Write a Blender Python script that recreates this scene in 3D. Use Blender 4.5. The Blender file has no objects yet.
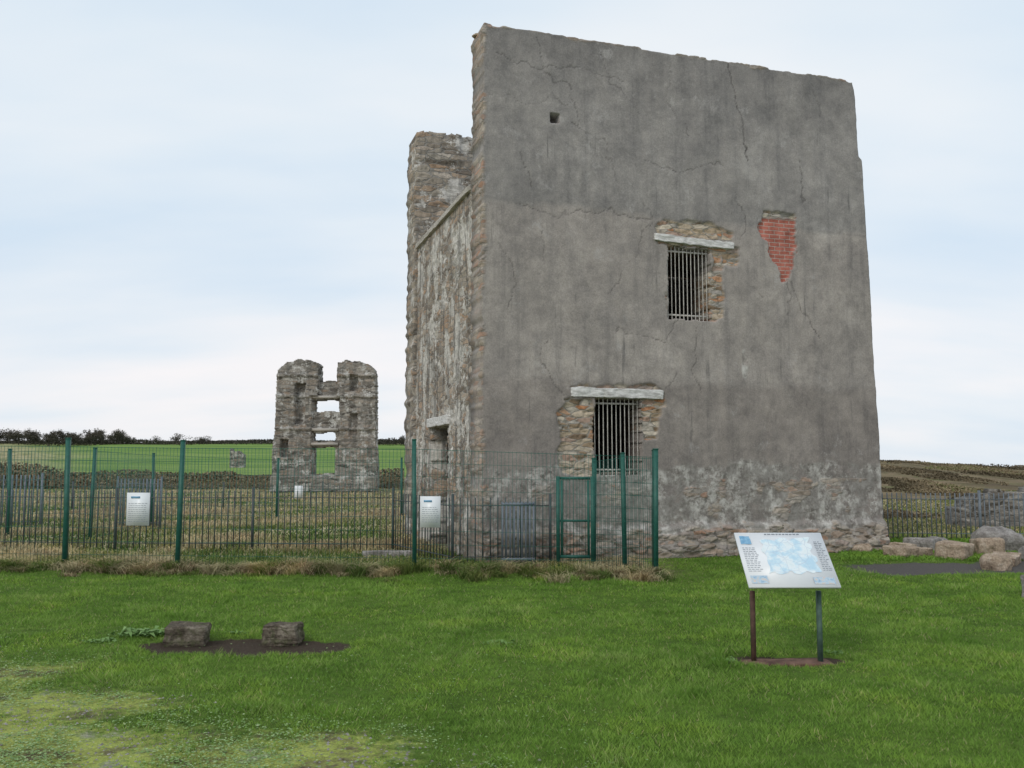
import bpy, math, random
import numpy as np
from mathutils import Vector, Matrix
random.seed(5)
rng = np.random.default_rng(11)
scene = bpy.context.scene
COL = scene.collection
scene.view_settings.view_transform = 'Standard'
scene.view_settings.look = 'None'
scene.view_settings.exposure = 0

# ------------------------------------------------------------ noise
TAB = np.random.default_rng(3).random((8, 256, 256))
def vn(x, y, s=0):
    x = np.asarray(x, float); y = np.asarray(y, float)
    xi = np.floor(x).astype(int); yi = np.floor(y).astype(int)
    fx = x - xi; fy = y - yi
    fx = fx*fx*(3-2*fx); fy = fy*fy*(3-2*fy)
    T = TAB[s % 8]
    a = T[xi & 255, yi & 255]; b = T[(xi+1) & 255, yi & 255]
    c = T[xi & 255, (yi+1) & 255]; d = T[(xi+1) & 255, (yi+1) & 255]
    return (a*(1-fx)+b*fx)*(1-fy)+(c*(1-fx)+d*fx)*fy
def fbm(x, y, s=0, o=4):
    x = np.asarray(x, float); y = np.asarray(y, float)
    r = 0; a = .5; t = 0
    for i in range(o):
        r = r + a*vn(x*2**i+17.3*i, y*2**i+5.1*i, s+i); t += a; a *= .5
    return r/t
def voro(x, y, s=0):
    xi = np.floor(x).astype(int); yi = np.floor(y).astype(int)
    f1 = np.full(x.shape, 9.); f2 = np.full(x.shape, 9.); idd = np.zeros(x.shape)
    for dx in (-1, 0, 1):
        for dy in (-1, 0, 1):
            cx = xi+dx; cy = yi+dy
            px = cx+.5+.8*(TAB[s % 8][cx & 255, cy & 255]-.5)
            py = cy+.5+.8*(TAB[(s+1) % 8][cx & 255, cy & 255]-.5)
            d = np.hypot(x-px, y-py)
            nid = TAB[(s+2) % 8][cx & 255, cy & 255]
            closer = d < f1
            f2 = np.where(closer, f1, np.minimum(f2, d))
            idd = np.where(closer, nid, idd)
            f1 = np.where(closer, d, f1)
    return f1, f2-f1, idd
def sst(a, b, x):
    t = np.clip((x-a)/(b-a), 0, 1); return t*t*(3-2*t)

# ------------------------------------------------------------ mesh helpers
def mesh_np(name, V, quads=None, tris=None, mat=None, smooth=False, attrs=None):
    V = np.asarray(V, np.float32)
    me = bpy.data.meshes.new(name)
    q = np.zeros((0, 4), np.int32) if quads is None else np.asarray(quads, np.int32).reshape(-1, 4)
    t = np.zeros((0, 3), np.int32) if tris is None else np.asarray(tris, np.int32).reshape(-1, 3)
    me.vertices.add(len(V)); me.vertices.foreach_set("co", V.ravel())
    me.loops.add(q.size+t.size)
    me.loops.foreach_set("vertex_index", np.concatenate([q.ravel(), t.ravel()]))
    me.polygons.add(len(q)+len(t))
    st = np.concatenate([np.arange(len(q))*4, q.size+np.arange(len(t))*3]).astype(np.int32)
    me.polygons.foreach_set("loop_start", st)
    if smooth is not False:
        me.polygons.foreach_set("use_smooth", np.ones(len(q)+len(t), bool))
    me.update(calc_edges=True)
    if attrs:
        for k, a in attrs.items():
            at = me.attributes.new(k, 'FLOAT_COLOR', 'POINT')
            at.data.foreach_set('color', np.asarray(a, np.float32).ravel())
    if mat: me.materials.append(mat)
    return me
def obj(name, me, loc=(0, 0, 0), rot=(0, 0, 0), parent=None, **props):
    o = bpy.data.objects.new(name, me)
    COL.objects.link(o); o.location = loc; o.rotation_euler = rot
    if parent: o.parent = parent
    for k, v in props.items(): o[k] = v
    return o
def empty(name, loc, rotz=0, **props):
    o = obj(name, None, loc, (0, 0, rotz), None, **props)
    o.empty_display_size = .3
    return o
class MB:
    def __init__(s): s.v = []; s.q = []; s.n = 0
    def add(s, V, Q):
        s.v.append(np.asarray(V, float)); s.q.append(np.asarray(Q)+s.n); s.n += len(V)
    def box(s, c, d, R=None):
        x, y, z = [a/2 for a in d]
        V = np.array([[-x, -y, -z], [x, -y, -z], [x, y, -z], [-x, y, -z], [-x, -y, z], [x, -y, z], [x, y, z], [-x, y, z]])
        if R is not None: V = V @ np.array(R).T
        s.add(V+np.array(c), [[0, 3, 2, 1], [4, 5, 6, 7], [0, 1, 5, 4], [1, 2, 6, 5], [2, 3, 7, 6], [3, 0, 4, 7]])
    def bar(s, p, q, w, d=None, n=4):
        p = np.array(p, float); q = np.array(q, float); a = q-p; a /= np.linalg.norm(a)
        ref = np.array([0, 0, 1.]) if abs(a[2]) < .9 else np.array([1., 0, 0])
        u = np.cross(a, ref); u /= np.linalg.norm(u); v = np.cross(a, u)
        d = d or w
        ang = np.arange(n)*2*np.pi/n+np.pi/n
        k = .5/math.cos(math.pi/n) if n == 4 else .5
        ring = np.outer(np.cos(ang)*w*k, u)+np.outer(np.sin(ang)*d*k, v)
        V = np.vstack([p+ring, q+ring])
        Q = [[i, (i+1) % n, n+(i+1) % n, n+i] for i in range(n)]
        if n == 4: Q += [[3, 2, 1, 0], [4, 5, 6, 7]]
        s.add(V, Q)
    def mesh(s, name, mat, smooth=False):
        return mesh_np(name, np.vstack(s.v), np.vstack(s.q), None, mat, smooth)

# ------------------------------------------------------------ node helpers
class NB:
    def __init__(s, name, world=False):
        if world:
            s.m = bpy.data.worlds.new(name); s.m.use_nodes = True
        else:
            s.m = bpy.data.materials.new(name); s.m.use_nodes = True
        s.nt = s.m.node_tree
        s.nt.nodes.clear()
    def n(s, t, ins=None, out=0, **pr):
        nd = s.nt.nodes.new('ShaderNode'+t)
        for k, v in pr.items(): setattr(nd, k, v)
        for k, v in (ins or {}).items():
            if hasattr(v, 'is_output') : s.nt.links.new(v, nd.inputs[k])
            else: nd.inputs[k].default_value = v
        return nd.outputs[out] if out is not None else nd
    def co(s, k='Object'): return s.n('TexCoord', out=k)
    def pos(s): return s.n('NewGeometry', out='Position')
    def map(s, v, sc=(1, 1, 1), loc=(0, 0, 0)): return s.n('Mapping', {'Vector': v, 'Scale': sc, 'Location': loc})
    def noise(s, v, sc, d=4, r=.6, dist=0): return s.n('TexNoise', {'Vector': v, 'Scale': sc, 'Detail': min(d, 5), 'Roughness': r, 'Distortion': dist})
    def mix(s, f, a, b, mode='MIX'):
        nd = s.n('Mix', out=None, data_type='RGBA', blend_type=mode)
        for i, v in ((0, f), (6, a), (7, b)):
            if hasattr(v, 'is_output'): s.nt.links.new(v, nd.inputs[i])
            else: nd.inputs[i].default_value = v if i == 0 else tuple(v)+((1,) if len(v) == 3 else ())
        return nd.outputs[2]
    def math(s, op, a, b=0., c=None, clamp=False):
        nd = s.n('Math', out=None, operation=op, use_clamp=clamp)
        for i, v in enumerate((a, b, c)):
            if v is None: continue
            if hasattr(v, 'is_output'): s.nt.links.new(v, nd.inputs[i])
            else: nd.inputs[i].default_value = v
        return nd.outputs[0]
    def rng(s, v, a, b, c=0., d=1., smooth=True):
        return s.n('MapRange', {'Value': v, 'From Min': a, 'From Max': b, 'To Min': c, 'To Max': d}, interpolation_type='SMOOTHSTEP' if smooth else 'LINEAR')
    def ramp(s, f, st):
        nd = s.n('ValToRGB', {'Fac': f}, out=None)
        el = nd.color_ramp.elements
        while len(el) < len(st): el.new(.5)
        for e, (p, c) in zip(el, st):
            e.position = p; e.color = tuple(c)+(1,)
        return nd.outputs[0]
    def attr(s, nm):
        a = s.n('Attribute', out='Color', attribute_name=nm)
        sp = s.n('SeparateColor', {'Color': a}, out=None)
        return sp.outputs[0], sp.outputs[1], sp.outputs[2]
    def bump(s, h, st=.5, dist=.02): return s.n('Bump', {'Height': h, 'Strength': st, 'Distance': dist})
    def out(s, col, rough=.9, nrm=None, metal=0., spec=.3, trans=None):
        ins = {'Base Color': col if hasattr(col, 'is_output') else tuple(col)+(1,), 'Roughness': rough, 'Metallic': metal, 'Specular IOR Level': spec}
        if nrm: ins['Normal'] = nrm
        b = s.n('BsdfPrincipled', ins)
        if trans:
            t = s.n('BsdfTranslucent', {'Color': col})
            b = s.n('MixShader', {0: trans, 1: b, 2: t})
        s.nt.links.new(b, s.n('OutputMaterial', out=None).inputs[0])
        return s.m

def stone_color(b, co, sc=3.2, pal=None, mort=(.34, .32, .29), flat=3.4, dkm=(.16, .15, .14)):
    cd = b.n('VectorMath', {0: b.map(co, (sc, sc, sc*flat)), 1: b.n('VectorMath', {0: b.n('TexNoise', {'Vector': co, 'Scale': 5., 'Detail': 2.}, out=1), 'Scale': .7}, operation='SCALE')}, operation='ADD')
    v = b.n('TexVoronoi', {'Vector': cd, 'Scale': 1.}, out=None)
    e = b.n('TexVoronoi', {'Vector': cd, 'Scale': 1.}, feature='DISTANCE_TO_EDGE')
    sep = b.n('SeparateColor', {'Color': v.outputs['Color']})
    pal = pal or [(0, (.10, .085, .07)), (.3, (.20, .165, .13)), (.55, (.27, .235, .20)), (.78, (.30, .20, .13)), (1, (.36, .33, .29))]
    c = b.ramp(sep, pal)
    nn = b.noise(co, 16, 4, .7)
    c = b.mix(.8, c, b.ramp(nn, [(.3, (.6, .6, .6)), (.7, (1.25, 1.22, 1.18))]), 'MULTIPLY')
    em = b.rng(e, .02, .09)
    c = b.mix(em, b.mix(nn, mort, dkm), c)
    h = b.math('ADD', b.math('MULTIPLY', em, .6), b.math('MULTIPLY', nn, .5))
    return c, h

def mat_stone(name, sc=3.2, pal=None, lime=.35, bright=1., lich=.3, limecol=(.42, .40, .37), lo=.5, bs=.9, streak=0., limesc=1.1):
    b = NB(name); co = b.co()
    c, h = stone_color(b, co, sc, pal)
    lm = b.math('MULTIPLY', b.rng(b.noise(co, limesc, 5, .74), lo, lo+.06), lime)
    lcol = b.mix(1., limecol, b.ramp(b.noise(co, 9, 5, .7), [(.3, (.50, .50, .50)), (.7, (1.3, 1.3, 1.3))]), 'MULTIPLY')
    c = b.mix(lm, c, lcol)
    c = b.mix(b.math('MULTIPLY', b.rng(b.noise(b.map(co, (1, 1, 1), (7, 3, 1)), 2.2, 5, .7), .52, .62), lich), c, (.12, .118, .105))
    if streak:
        s_ = b.rng(b.noise(b.map(co, (4, 4, .35), (1, 5, 0)), 1.4, 4, .65), .51, .60)
        c = b.mix(b.math('MULTIPLY', s_, streak), c, (.085, .08, .075))
    c = b.mix(1., c, (bright,)*3, 'MULTIPLY')
    h = b.math('MULTIPLY', h, b.math('SUBTRACT', 1., b.math('MULTIPLY', lm, .75)))
    return b.out(c, .95, b.bump(h, bs, .03), spec=.15)

# ------------------------------------------------------------ materials
def mat_render():
    b = NB('cement_render_wall'); co = b.co()
    stone, brick, lime = b.attr('mask'); crack, seam, rubble = b.attr('mask2')
    sep = b.n('SeparateXYZ', {0: co}, out=None)
    z = sep.outputs[2]
    big = b.noise(co, .8, 5, .72, .4)
    med = b.noise(b.map(co, (1, 1, 1), (3, 9, 4)), 3.3, 5, .76)
    c = b.ramp(big, [(.34, (.228, .217, .208)), (.46, (.270, .254, .241)), (.57, (.300, .282, .266)), (.70, (.365, .344, .326))])
    c = b.mix(.8, c, b.ramp(med, [(.32, (.72, .72, .73)), (.5, (.99, .985, .98)), (.68, (1.22, 1.21, 1.19))]), 'MULTIPLY')
    zz = b.math('ADD', z, b.math('MULTIPLY', b.math('SUBTRACT', b.noise(b.map(co, (1, 1, .3)), .9, 4), .5), .5))
    band = b.ramp(b.math('DIVIDE', zz, 10.), [(.0, (.95, .905, .88)), (.24, (.93, .885, .86)), (.298, (.96, .915, .89)), (.309, (1.14, 1.10, 1.075)), (.45, (1.09, 1.055, 1.03)), (.595, (1.13, 1.09, 1.065)), (.606, (.91, .91, .915)), (.76, (.97, .97, .975)), (.90, (.76, .765, .775))])
    c = b.mix(1., c, band, 'MULTIPLY')
    st = b.noise(b.map(co, (2.6, 2.6, .20)), 1.6, 5, .66)
    c = b.mix(.45, c, b.ramp(st, [(.34, (.60, .61, .63)), (.46, (1, 1, 1)), (.66, (1.18, 1.16, 1.13))]), 'MULTIPLY')
    drip = b.math('MULTIPLY', b.rng(b.noise(b.map(co, (8, 8, .5), (2, 2, 5)), 1.3, 4, .6), .60, .72), b.rng(b.noise(co, .8, 3), .48, .60))
    c = b.mix(b.math('MULTIPLY', drip, .6), c, (.10, .097, .096))
    bl = b.rng(b.noise(b.map(co, (1, 1, .8), (5, 1, 2)), 1.9, 5, .78), .57, .70)
    c = b.mix(b.math('MULTIPLY', bl, .45), c, (.44, .42, .405))
    fine = b.noise(co, 42, 4, .78)
    c = b.mix(.8, c, b.ramp(fine, [(.3, (.70, .70, .70)), (.7, (1.22, 1.22, 1.22))]), 'MULTIPLY')
    c = b.mix(b.math('MULTIPLY', crack, .85), c, (.055, .050, .047))
    c = b.mix(b.math('MULTIPLY', seam, .30), c, (.15, .142, .138))
    # peeled lime band
    ln = b.noise(co, 5.0, 5, .78)
    lc = b.ramp(ln, [(.38, (.14, .125, .112)), (.45, (.27, .25, .23)), (.51, (.42, .40, .37)), (.64, (.58, .56, .53))])
    dk = b.rng(b.noise(b.map(co, (1, 1, .6), (9, 0, 3)), 1.5, 5, .74), .45, .54)
    lc = b.mix(b.math('MULTIPLY', dk, .68), lc, (.20, .185, .17))
    lf = b.math('MULTIPLY', lime, b.rng(b.noise(b.map(co, (1, 1, 1), (0, 0, 8)), 1.5, 5, .80), .40, .50))
    c = b.mix(b.math('MULTIPLY', lf, .92), c, lc)
    sc, sh = stone_color(b, co, 3.4, [(0, (.20, .145, .10)), (.22, (.38, .29, .20)), (.42, (.52, .46, .37)), (.60, (.46, .22, .11)), (.74, (.33, .31, .29)), (1, (.60, .53, .43))], (.48, .44, .38), 3.6, (.10, .09, .08))
    rc = b.mix(.5, sc, b.mix(1., ln, (.56, .50, .46), 'MULTIPLY'))
    c = b.mix(stone, c, sc)
    c = b.mix(rubble, c, rc)
    bv = b.n('CombineXYZ', {0: b.math('ADD', sep.outputs[0], b.math('MULTIPLY', med, .03)), 1: b.math('ADD', z, b.math('MULTIPLY', big, .05)), 2: 0.})
    br = b.n('TexBrick', {'Vector': bv, 'Scale': 1., 'Color1': (.47, .165, .125, 1), 'Color2': (.34, .115, .085, 1), 'Mortar': (.42, .33, .29, 1), 'Mortar Size': .009, 'Mortar Smooth': .5, 'Brick Width': .22, 'Row Height': .075}, out=None)
    bc = b.mix(.9, br.outputs[0], b.ramp(ln, [(.3, (.5, .5, .5)), (.5, (.95, .95, .95)), (.7, (1.3, 1.35, 1.35))]), 'MULTIPLY')
    c = b.mix(brick, c, bc)
    h = b.math('ADD', b.math('MULTIPLY', fine, .25), b.math('MULTIPLY', med, .5))
    h = b.math('SUBTRACT', h, b.math('MULTIPLY', crack, .4))
    h = b.math('ADD', h, b.math('MULTIPLY', lf, b.math('MULTIPLY', ln, .6)))
    smask = b.math('MAXIMUM', stone, rubble)
    h = b.math('ADD', h, b.math('MULTIPLY', smask, sh))
    h = b.math('SUBTRACT', h, b.math('MULTIPLY', brick, b.math('MULTIPLY', br.outputs[1], .6)))
    return b.out(c, .93, b.bump(h, .5, .025), spec=.15)
M_RENDER = mat_render()
M_STONE = mat_stone('plastered_rubble', 3.0, [(0, (.16, .13, .105)), (.3, (.26, .22, .18)), (.55, (.36, .32, .27)), (.8, (.34, .23, .155)), (1, (.47, .44, .39))], .95, 1.08, .30, (.52, .495, .455), .48, .6, .60, 1.5)
M_PIER = mat_stone('coursed_pier_stone', 2.4, [(0, (.15, .125, .105)), (.3, (.27, .235, .195)), (.55, (.38, .345, .295)), (.8, (.35, .25, .175)), (1, (.50, .465, .415))], .9, 1.08, .4, (.54, .52, .485), .53, .7, .30, 1.6)
M_STONE_FAR = mat_stone('weathered_stone', 1.8, [(0, (.09, .08, .07)), (.3, (.18, .165, .145)), (.6, (.30, .28, .25)), (.8, (.25, .195, .15)), (1, (.42, .40, .365))], .85, 1.05, .6, (.52, .51, .48), .52, .8, .30, 1.5)
M_FIELDWALL = mat_stone('field_wall_stone', 3.0, [(0, (.09, .08, .068)), (.3, (.17, .152, .132)), (.6, (.26, .24, .215)), (1, (.36, .335, .30))], .25, 1., .5)
def simple(name, c1, c2, sc=6, rough=.7, metal=0., bs=.2, spec=.3, det=4, mp=(1, 1, 1)):
    b = NB(name); co = b.map(b.co(), mp)
    n = b.noise(co, sc, det, .65)
    c = b.ramp(n, [(.32, c1), (.68, c2)])
    return b.out(c, rough, b.bump(b.noise(co, sc*5, 4), bs, .01) if bs else None, metal, spec)
M_GREEN = simple('green_painted_steel', (.010, .075, .058), (.022, .12, .092), 14, .5, 0, .05, .4)
M_WIRE = simple('green_coated_wire', (.012, .095, .072), (.02, .12, .09), 8, .5, 0, 0, .4)
M_IRON = simple('weathered_galvanised_iron', (.11, .135, .165), (.18, .21, .24), 5, .6, .1, .0, .4)
M_DARKIRON = simple('dark_iron', (.040, .05, .055), (.085, .095, .10), 5, .6, .1, .0, .4)
M_BAR = simple('grey_galvanised_bar', (.36, .34, .31), (.58, .55, .51), 12, .55, .0, .0, .4)
M_WHITEWOOD = simple('weathered_pale_lintel', (.36, .345, .33), (.80, .79, .77), 6, .85, 0, .7, .2, 5, (1, 4, 4))
M_WOOD = simple('grey_weathered_timber', (.20, .165, .13), (.42, .38, .33), 9, .9, 0, .5, .2, 5, (.5, 5, 5))
M_PLATE = simple('bleached_wall_plate', (.26, .235, .21), (.54, .51, .46), 9, .9, 0, .4, .2, 5, (5, 1.5, 5))
M_DOOR = simple('dark_timber_door', (.03, .026, .022), (.075, .062, .05), 9, .8, 0, .3, .2, 5, (6, 6, .5))
M_WHITE = simple('white_sign_panel', (.70, .73, .76), (.78, .80, .82), 3, .35, 0, .0, .5)
M_INK = simple('grey_print', (.22, .25, .30), (.32, .35, .40), 3, .5, 0, 0)
M_BLUE = simple('blue_print', (.10, .26, .44), (.26, .46, .62), 30, .4, 0, 0)
M_RUSTY = simple('rusty_steel_post', (.055, .032, .026), (.13, .075, .055), 20, .8, .1, .2)
M_GPOST = simple('faded_green_post', (.05, .09, .075), (.10, .16, .13), 20, .6, .1, .1)
M_RUSTBASE = simple('rust_stained_slab', (.065, .035, .025), (.19, .11, .08), 9, .9, 0, .4)

def mat_rock(name, c1, c2, c3, moss=.3):
    b = NB(name); co = b.co()
    c = b.ramp(b.noise(co, 5, 5, .7), [(.3, c1), (.5, c2), (.7, c3)])
    c = b.mix(.8, c, b.ramp(b.noise(co, 38, 4, .75), [(.3, (.5, .5, .5)), (.7, (1.35, 1.35, 1.35))]), 'MULTIPLY')
    c = b.mix(b.math('MULTIPLY', b.rng(b.noise(b.map(co, (1, 1, 1), (4, 4, 4)), 9, 5, .7), .52, .6), moss), c, (.10, .12, .05))
    return b.out(c, .95, b.bump(b.noise(co, 22, 5, .7), .9, .04), spec=.15)
M_ROCK = mat_rock('grey_boulder', (.17, .155, .145), (.30, .28, .265), (.46, .44, .42), .12)
M_ROCKB = mat_rock('tan_sandstone', (.22, .165, .12), (.41, .32, .24), (.56, .47, .38), .10)
M_BLOCK = mat_rock('lichened_block', (.045, .038, .03), (.13, .108, .082), (.30, .265, .21), .4)

# ------------------------------------------------------------ terrain
DIRTS = [(-2.38, 8.22, 1.12, .40), (2.27, 7.6, .60, .24)]
def pathline(x): return 4.79-.737*(x+.43)
def f_path(x, y):
    n = (fbm(x*1.1, y*1.1, 1, 5)-.5)*3.6
    return sst(.85, -1.4, (y-pathline(x))+n*.8)
def f_dirt(x, y):
    r = np.zeros_like(x)
    for cx, cy, a, bb in DIRTS:
        d = np.hypot((x-cx)/a, (y-cy)/bb)+(fbm(x*3, y*3, 2, 4)-.5)*.9
        r = np.maximum(r, sst(1.12, .80, d))
    return r
def f_asph(x, y):
    yc = 14.35+.10*(x-8)
    n = (fbm(x*1.5, y*1.5, 4, 4)-.5)*1.0
    return sst(4.6, 6.2, x+n)*sst(1.0, .6, np.abs(y-yc)+n*.6)
YL = [-50, 55, 75, 110, 200, 255, 300, 600, 2500]; ZL = [0, 0, .55, 1.6, 5.0, 7.7, 8.4, 8.0, 8.0]
def hgt(x, y):
    x = np.asarray(x, float); y = np.asarray(y, float)
    r = x/np.maximum(y, 1)
    zl = np.interp(y, YL, ZL)
    top = np.interp(r, [.3, .41, .56, .9], [1.95, 1.9, 1.15, 0])
    zr = (.65*sst(28, 66, y)+.35*sst(55, 95, y))*top + sst(105, 260, y)*(-55)
    w = sst(.12, .34, r)*sst(30, 60, y)
    z = zl*(1-w)+zr*w
    z = z+(fbm(x*.06, y*.06, 5, 5)-.5)*1.0*np.where(y > 25, 1, 0)*sst(25, 90, y)*(1-.45*w)
    z = z+(fbm(x*.9, y*.9, 6, 4)-.5)*.07
    z = z+(fbm(x*5, y*5, 7, 2)-.5)*.018*(y < 16)
    ridge = np.exp(-((y-(13.42-.096*(x+2.4)))/.38)**2)*(x < 2.1)
    z = z+.07*ridge*(.4+fbm(x*1.7, y*0+1, 3, 3))
    z = z-.035*f_dirt(x, y)-.02*f_asph(x, y)
    return z
NX, NY = 820, 560
xs = 6*np.sinh(np.linspace(-5.9, 5.9, NX))
ys = 7+6*np.sinh(np.linspace(-1.7, 5.9, NY))
X, Y = np.meshgrid(xs, ys, indexing='ij')
Z = hgt(X, Y)
idx = np.arange(NX*NY).reshape(NX, NY)
Q = np.stack([idx[:-1, :-1], idx[1:, :-1], idx[1:, 1:], idx[:-1, 1:]], -1).reshape(-1, 4)
R = X/np.maximum(Y, 1)
rough = sst(13.1, 14.0, Y+(fbm(X*.8, Y*.8, 2, 3)-.5)*.8+.09*(X+2.4))*sst(2.9, 1.9, X)
rough = np.maximum(rough, sst(19, 22, Y)*1.0)
nf = fbm(X*.02, Y*.02, 3, 3)
field = sst(72, 80, Y+(nf-.5)*14)*sst(250, 240, Y)*sst(.2, .1, R)*sst(-.60, -.46, R+(nf-.5)*.1)
heath = sst(.15, .3, R)*sst(20, 24, Y)
heath = np.maximum(heath, sst(245, 252, Y))
one = np.ones_like(X)
zone = np.stack([f_path(X, Y), f_dirt(X, Y), f_asph(X, Y), one], -1).reshape(-1, 4)
zone2 = np.stack([rough, field, heath, one], -1).reshape(-1, 4)
def mat_ground():
    b = NB('ground_cover'); p = b.pos()
    pa, di, asp = b.attr('zone'); ro, fi, he = b.attr('zone2')
    n1 = b.noise(p, .9, 5, .65); n2 = b.noise(p, 9, 5, .7); n3 = b.noise(p, 55, 4, .75)
    c = b.ramp(n1, [(.3, (.055, .100, .017)), (.5, (.080, .138, .024)), (.7, (.11, .17, .034))])
    c = b.mix(.8, c, b.ramp(n2, [(.3, (.5, .5, .5)), (.7, (1.4, 1.36, 1.3))]), 'MULTIPLY')
    mp = b.ramp(b.noise(p, 2.6, 5, .75), [(.33, (.075, .06, .04)), (.40, (.16, .15, .075)), (.48, (.25, .285, .075)), (.55, (.34, .39, .10)), (.60, (.23, .28, .10)), (.70, (.33, .32, .25))])
    mp = b.mix(.8, mp, b.ramp(n3, [(.3, (.5, .5, .5)), (.7, (1.42, 1.42, 1.38))]), 'MULTIPLY')
    nb = b.math('ADD', pa, b.math('MULTIPLY', b.math('SUBTRACT', n2, .5), 1.4))
    c = b.mix(b.rng(nb, .25, .8), c, mp)
    rn = b.noise(p, .35, 5, .7)
    rc = b.ramp(rn, [(.34, (.12, .15, .045)), (.44, (.24, .22, .11)), (.54, (.42, .37, .235)), (.66, (.32, .285, .16)), (.74, (.14, .185, .05))])
    rc = b.mix(.8, rc, b.ramp(b.noise(p, 3.5, 4, .75), [(.3, (.5, .5, .5)), (.7, (1.35, 1.32, 1.25))]), 'MULTIPLY')
    c = b.mix(ro, c, rc)
    fc = b.ramp(b.noise(b.map(p, (.02, .2, 1)), 1., 4, .6), [(.35, (.10, .185, .038)), (.5, (.135, .225, .05)), (.65, (.19, .265, .075))])
    c = b.mix(fi, c, fc)
    hc = b.ramp(b.noise(b.map(p, (.16, .10, .1)), 1., 5, .75), [(.36, (.07, .055, .034)), (.44, (.14, .105, .066)), (.50, (.12, .105, .052)), (.56, (.20, .15, .095)), (.66, (.115, .12, .05))])
    hc = b.mix(.8, hc, b.ramp(rn, [(.3, (.45, .45, .45)), (.7, (1.4, 1.4, 1.4))]), 'MULTIPLY')
    c = b.mix(he, c, hc)
    dc = b.ramp(n3, [(.3, (.032, .024, .018)), (.7, (.085, .066, .05))])
    c = b.mix(b.rng(b.math('ADD', di, b.math('MULTIPLY', b.math('SUBTRACT', n2, .5), .5)), .4, .6), c, dc)
    ac = b.ramp(n3, [(.3, (.060, .056, .053)), (.7, (.145, .135, .128))])
    c = b.mix(b.rng(b.math('ADD', asp, b.math('MULTIPLY', b.math('SUBTRACT', n2, .5), .9)), .35, .65), c, ac)
    return b.out(c, .97, b.bump(b.math('ADD', n2, b.math('MULTIPLY', n3, .4)), .7, .04), spec=.1)
M_GROUND = mat_ground()
obj('ground', mesh_np('ground', np.stack([X, Y, Z], -1).reshape(-1, 3), Q, None, M_GROUND, True, {'zone': zone, 'zone2': zone2}), kind='structure')

b = NB('sea_water'); p = b.pos()
M_SEA = b.out(b.ramp(b.noise(b.map(p, (.004, .02, 1)), 1, 4), [(.3, (.20, .25, .28)), (.7, (.26, .31, .34))]), .25, b.bump(b.noise(p, .1, 5), .3, 1.), spec=.5)
obj('sea', mesh_np('sea', [(-100, 100, -28), (9000, 100, -28), (9000, 12000, -28), (-100, 12000, -28)], [[0, 1, 2, 3]], None, M_SEA), kind='structure')

# ------------------------------------------------------------ wall slab with relief
def slab(name, W, H, cell, thick, inside, front, mat, masks=None, warp=None, backf=None):
    nx = int(round(W/cell)); nz = int(round(H/cell))
    S, Zz = np.meshgrid(np.linspace(0, W, nx+1), np.linspace(0, H, nz+1), indexing='ij')
    if warp: S, Zz = warp(S, Zz)
    T = front(S, Zz)
    cs = (S[:-1, :-1]+S[1:, 1:])/2; cz = (Zz[:-1, :-1]+Zz[1:, 1:])/2
    M = inside(cs, cz)
    N = S.size
    TB = np.full_like(S, thick) + (backf(S, Zz) if backf else 0)
    V = np.concatenate([np.stack([S, T, Zz], -1).reshape(-1, 3), np.stack([S, TB, Zz], -1).reshape(-1, 3)])
    ix = np.arange(N).reshape(S.shape)
    a = ix[:-1, :-1]; c1 = ix[1:, :-1]; c2 = ix[1:, 1:]; d = ix[:-1, 1:]
    F = np.stack([a, c1, c2, d], -1)[M]
    B = np.stack([a, d, c2, c1], -1)[M]+N
    P = np.pad(M, 1)
    qs = [F, B]
    for nb, (u, v) in ((P[:-2, 1:-1], (d, a)), (P[2:, 1:-1], (c1, c2)), (P[1:-1, :-2], (a, c1)), (P[1:-1, 2:], (c2, d))):
        E = M & ~nb
        uu = u[E]; vv = v[E]
        qs.append(np.stack([vv, uu, uu+N, vv+N], -1))
    Qd = np.concatenate(qs)
    used = np.unique(Qd); remap = np.zeros(2*N, int); remap[used] = np.arange(len(used))
    at = None
    if masks:
        at = {}
        for k, f in masks.items():
            m = f(S, Zz).reshape(-1, 4); at[k] = np.concatenate([m, m])[used]
    return mesh_np(name, V[used], remap[Qd], None, mat, False, at)

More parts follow.
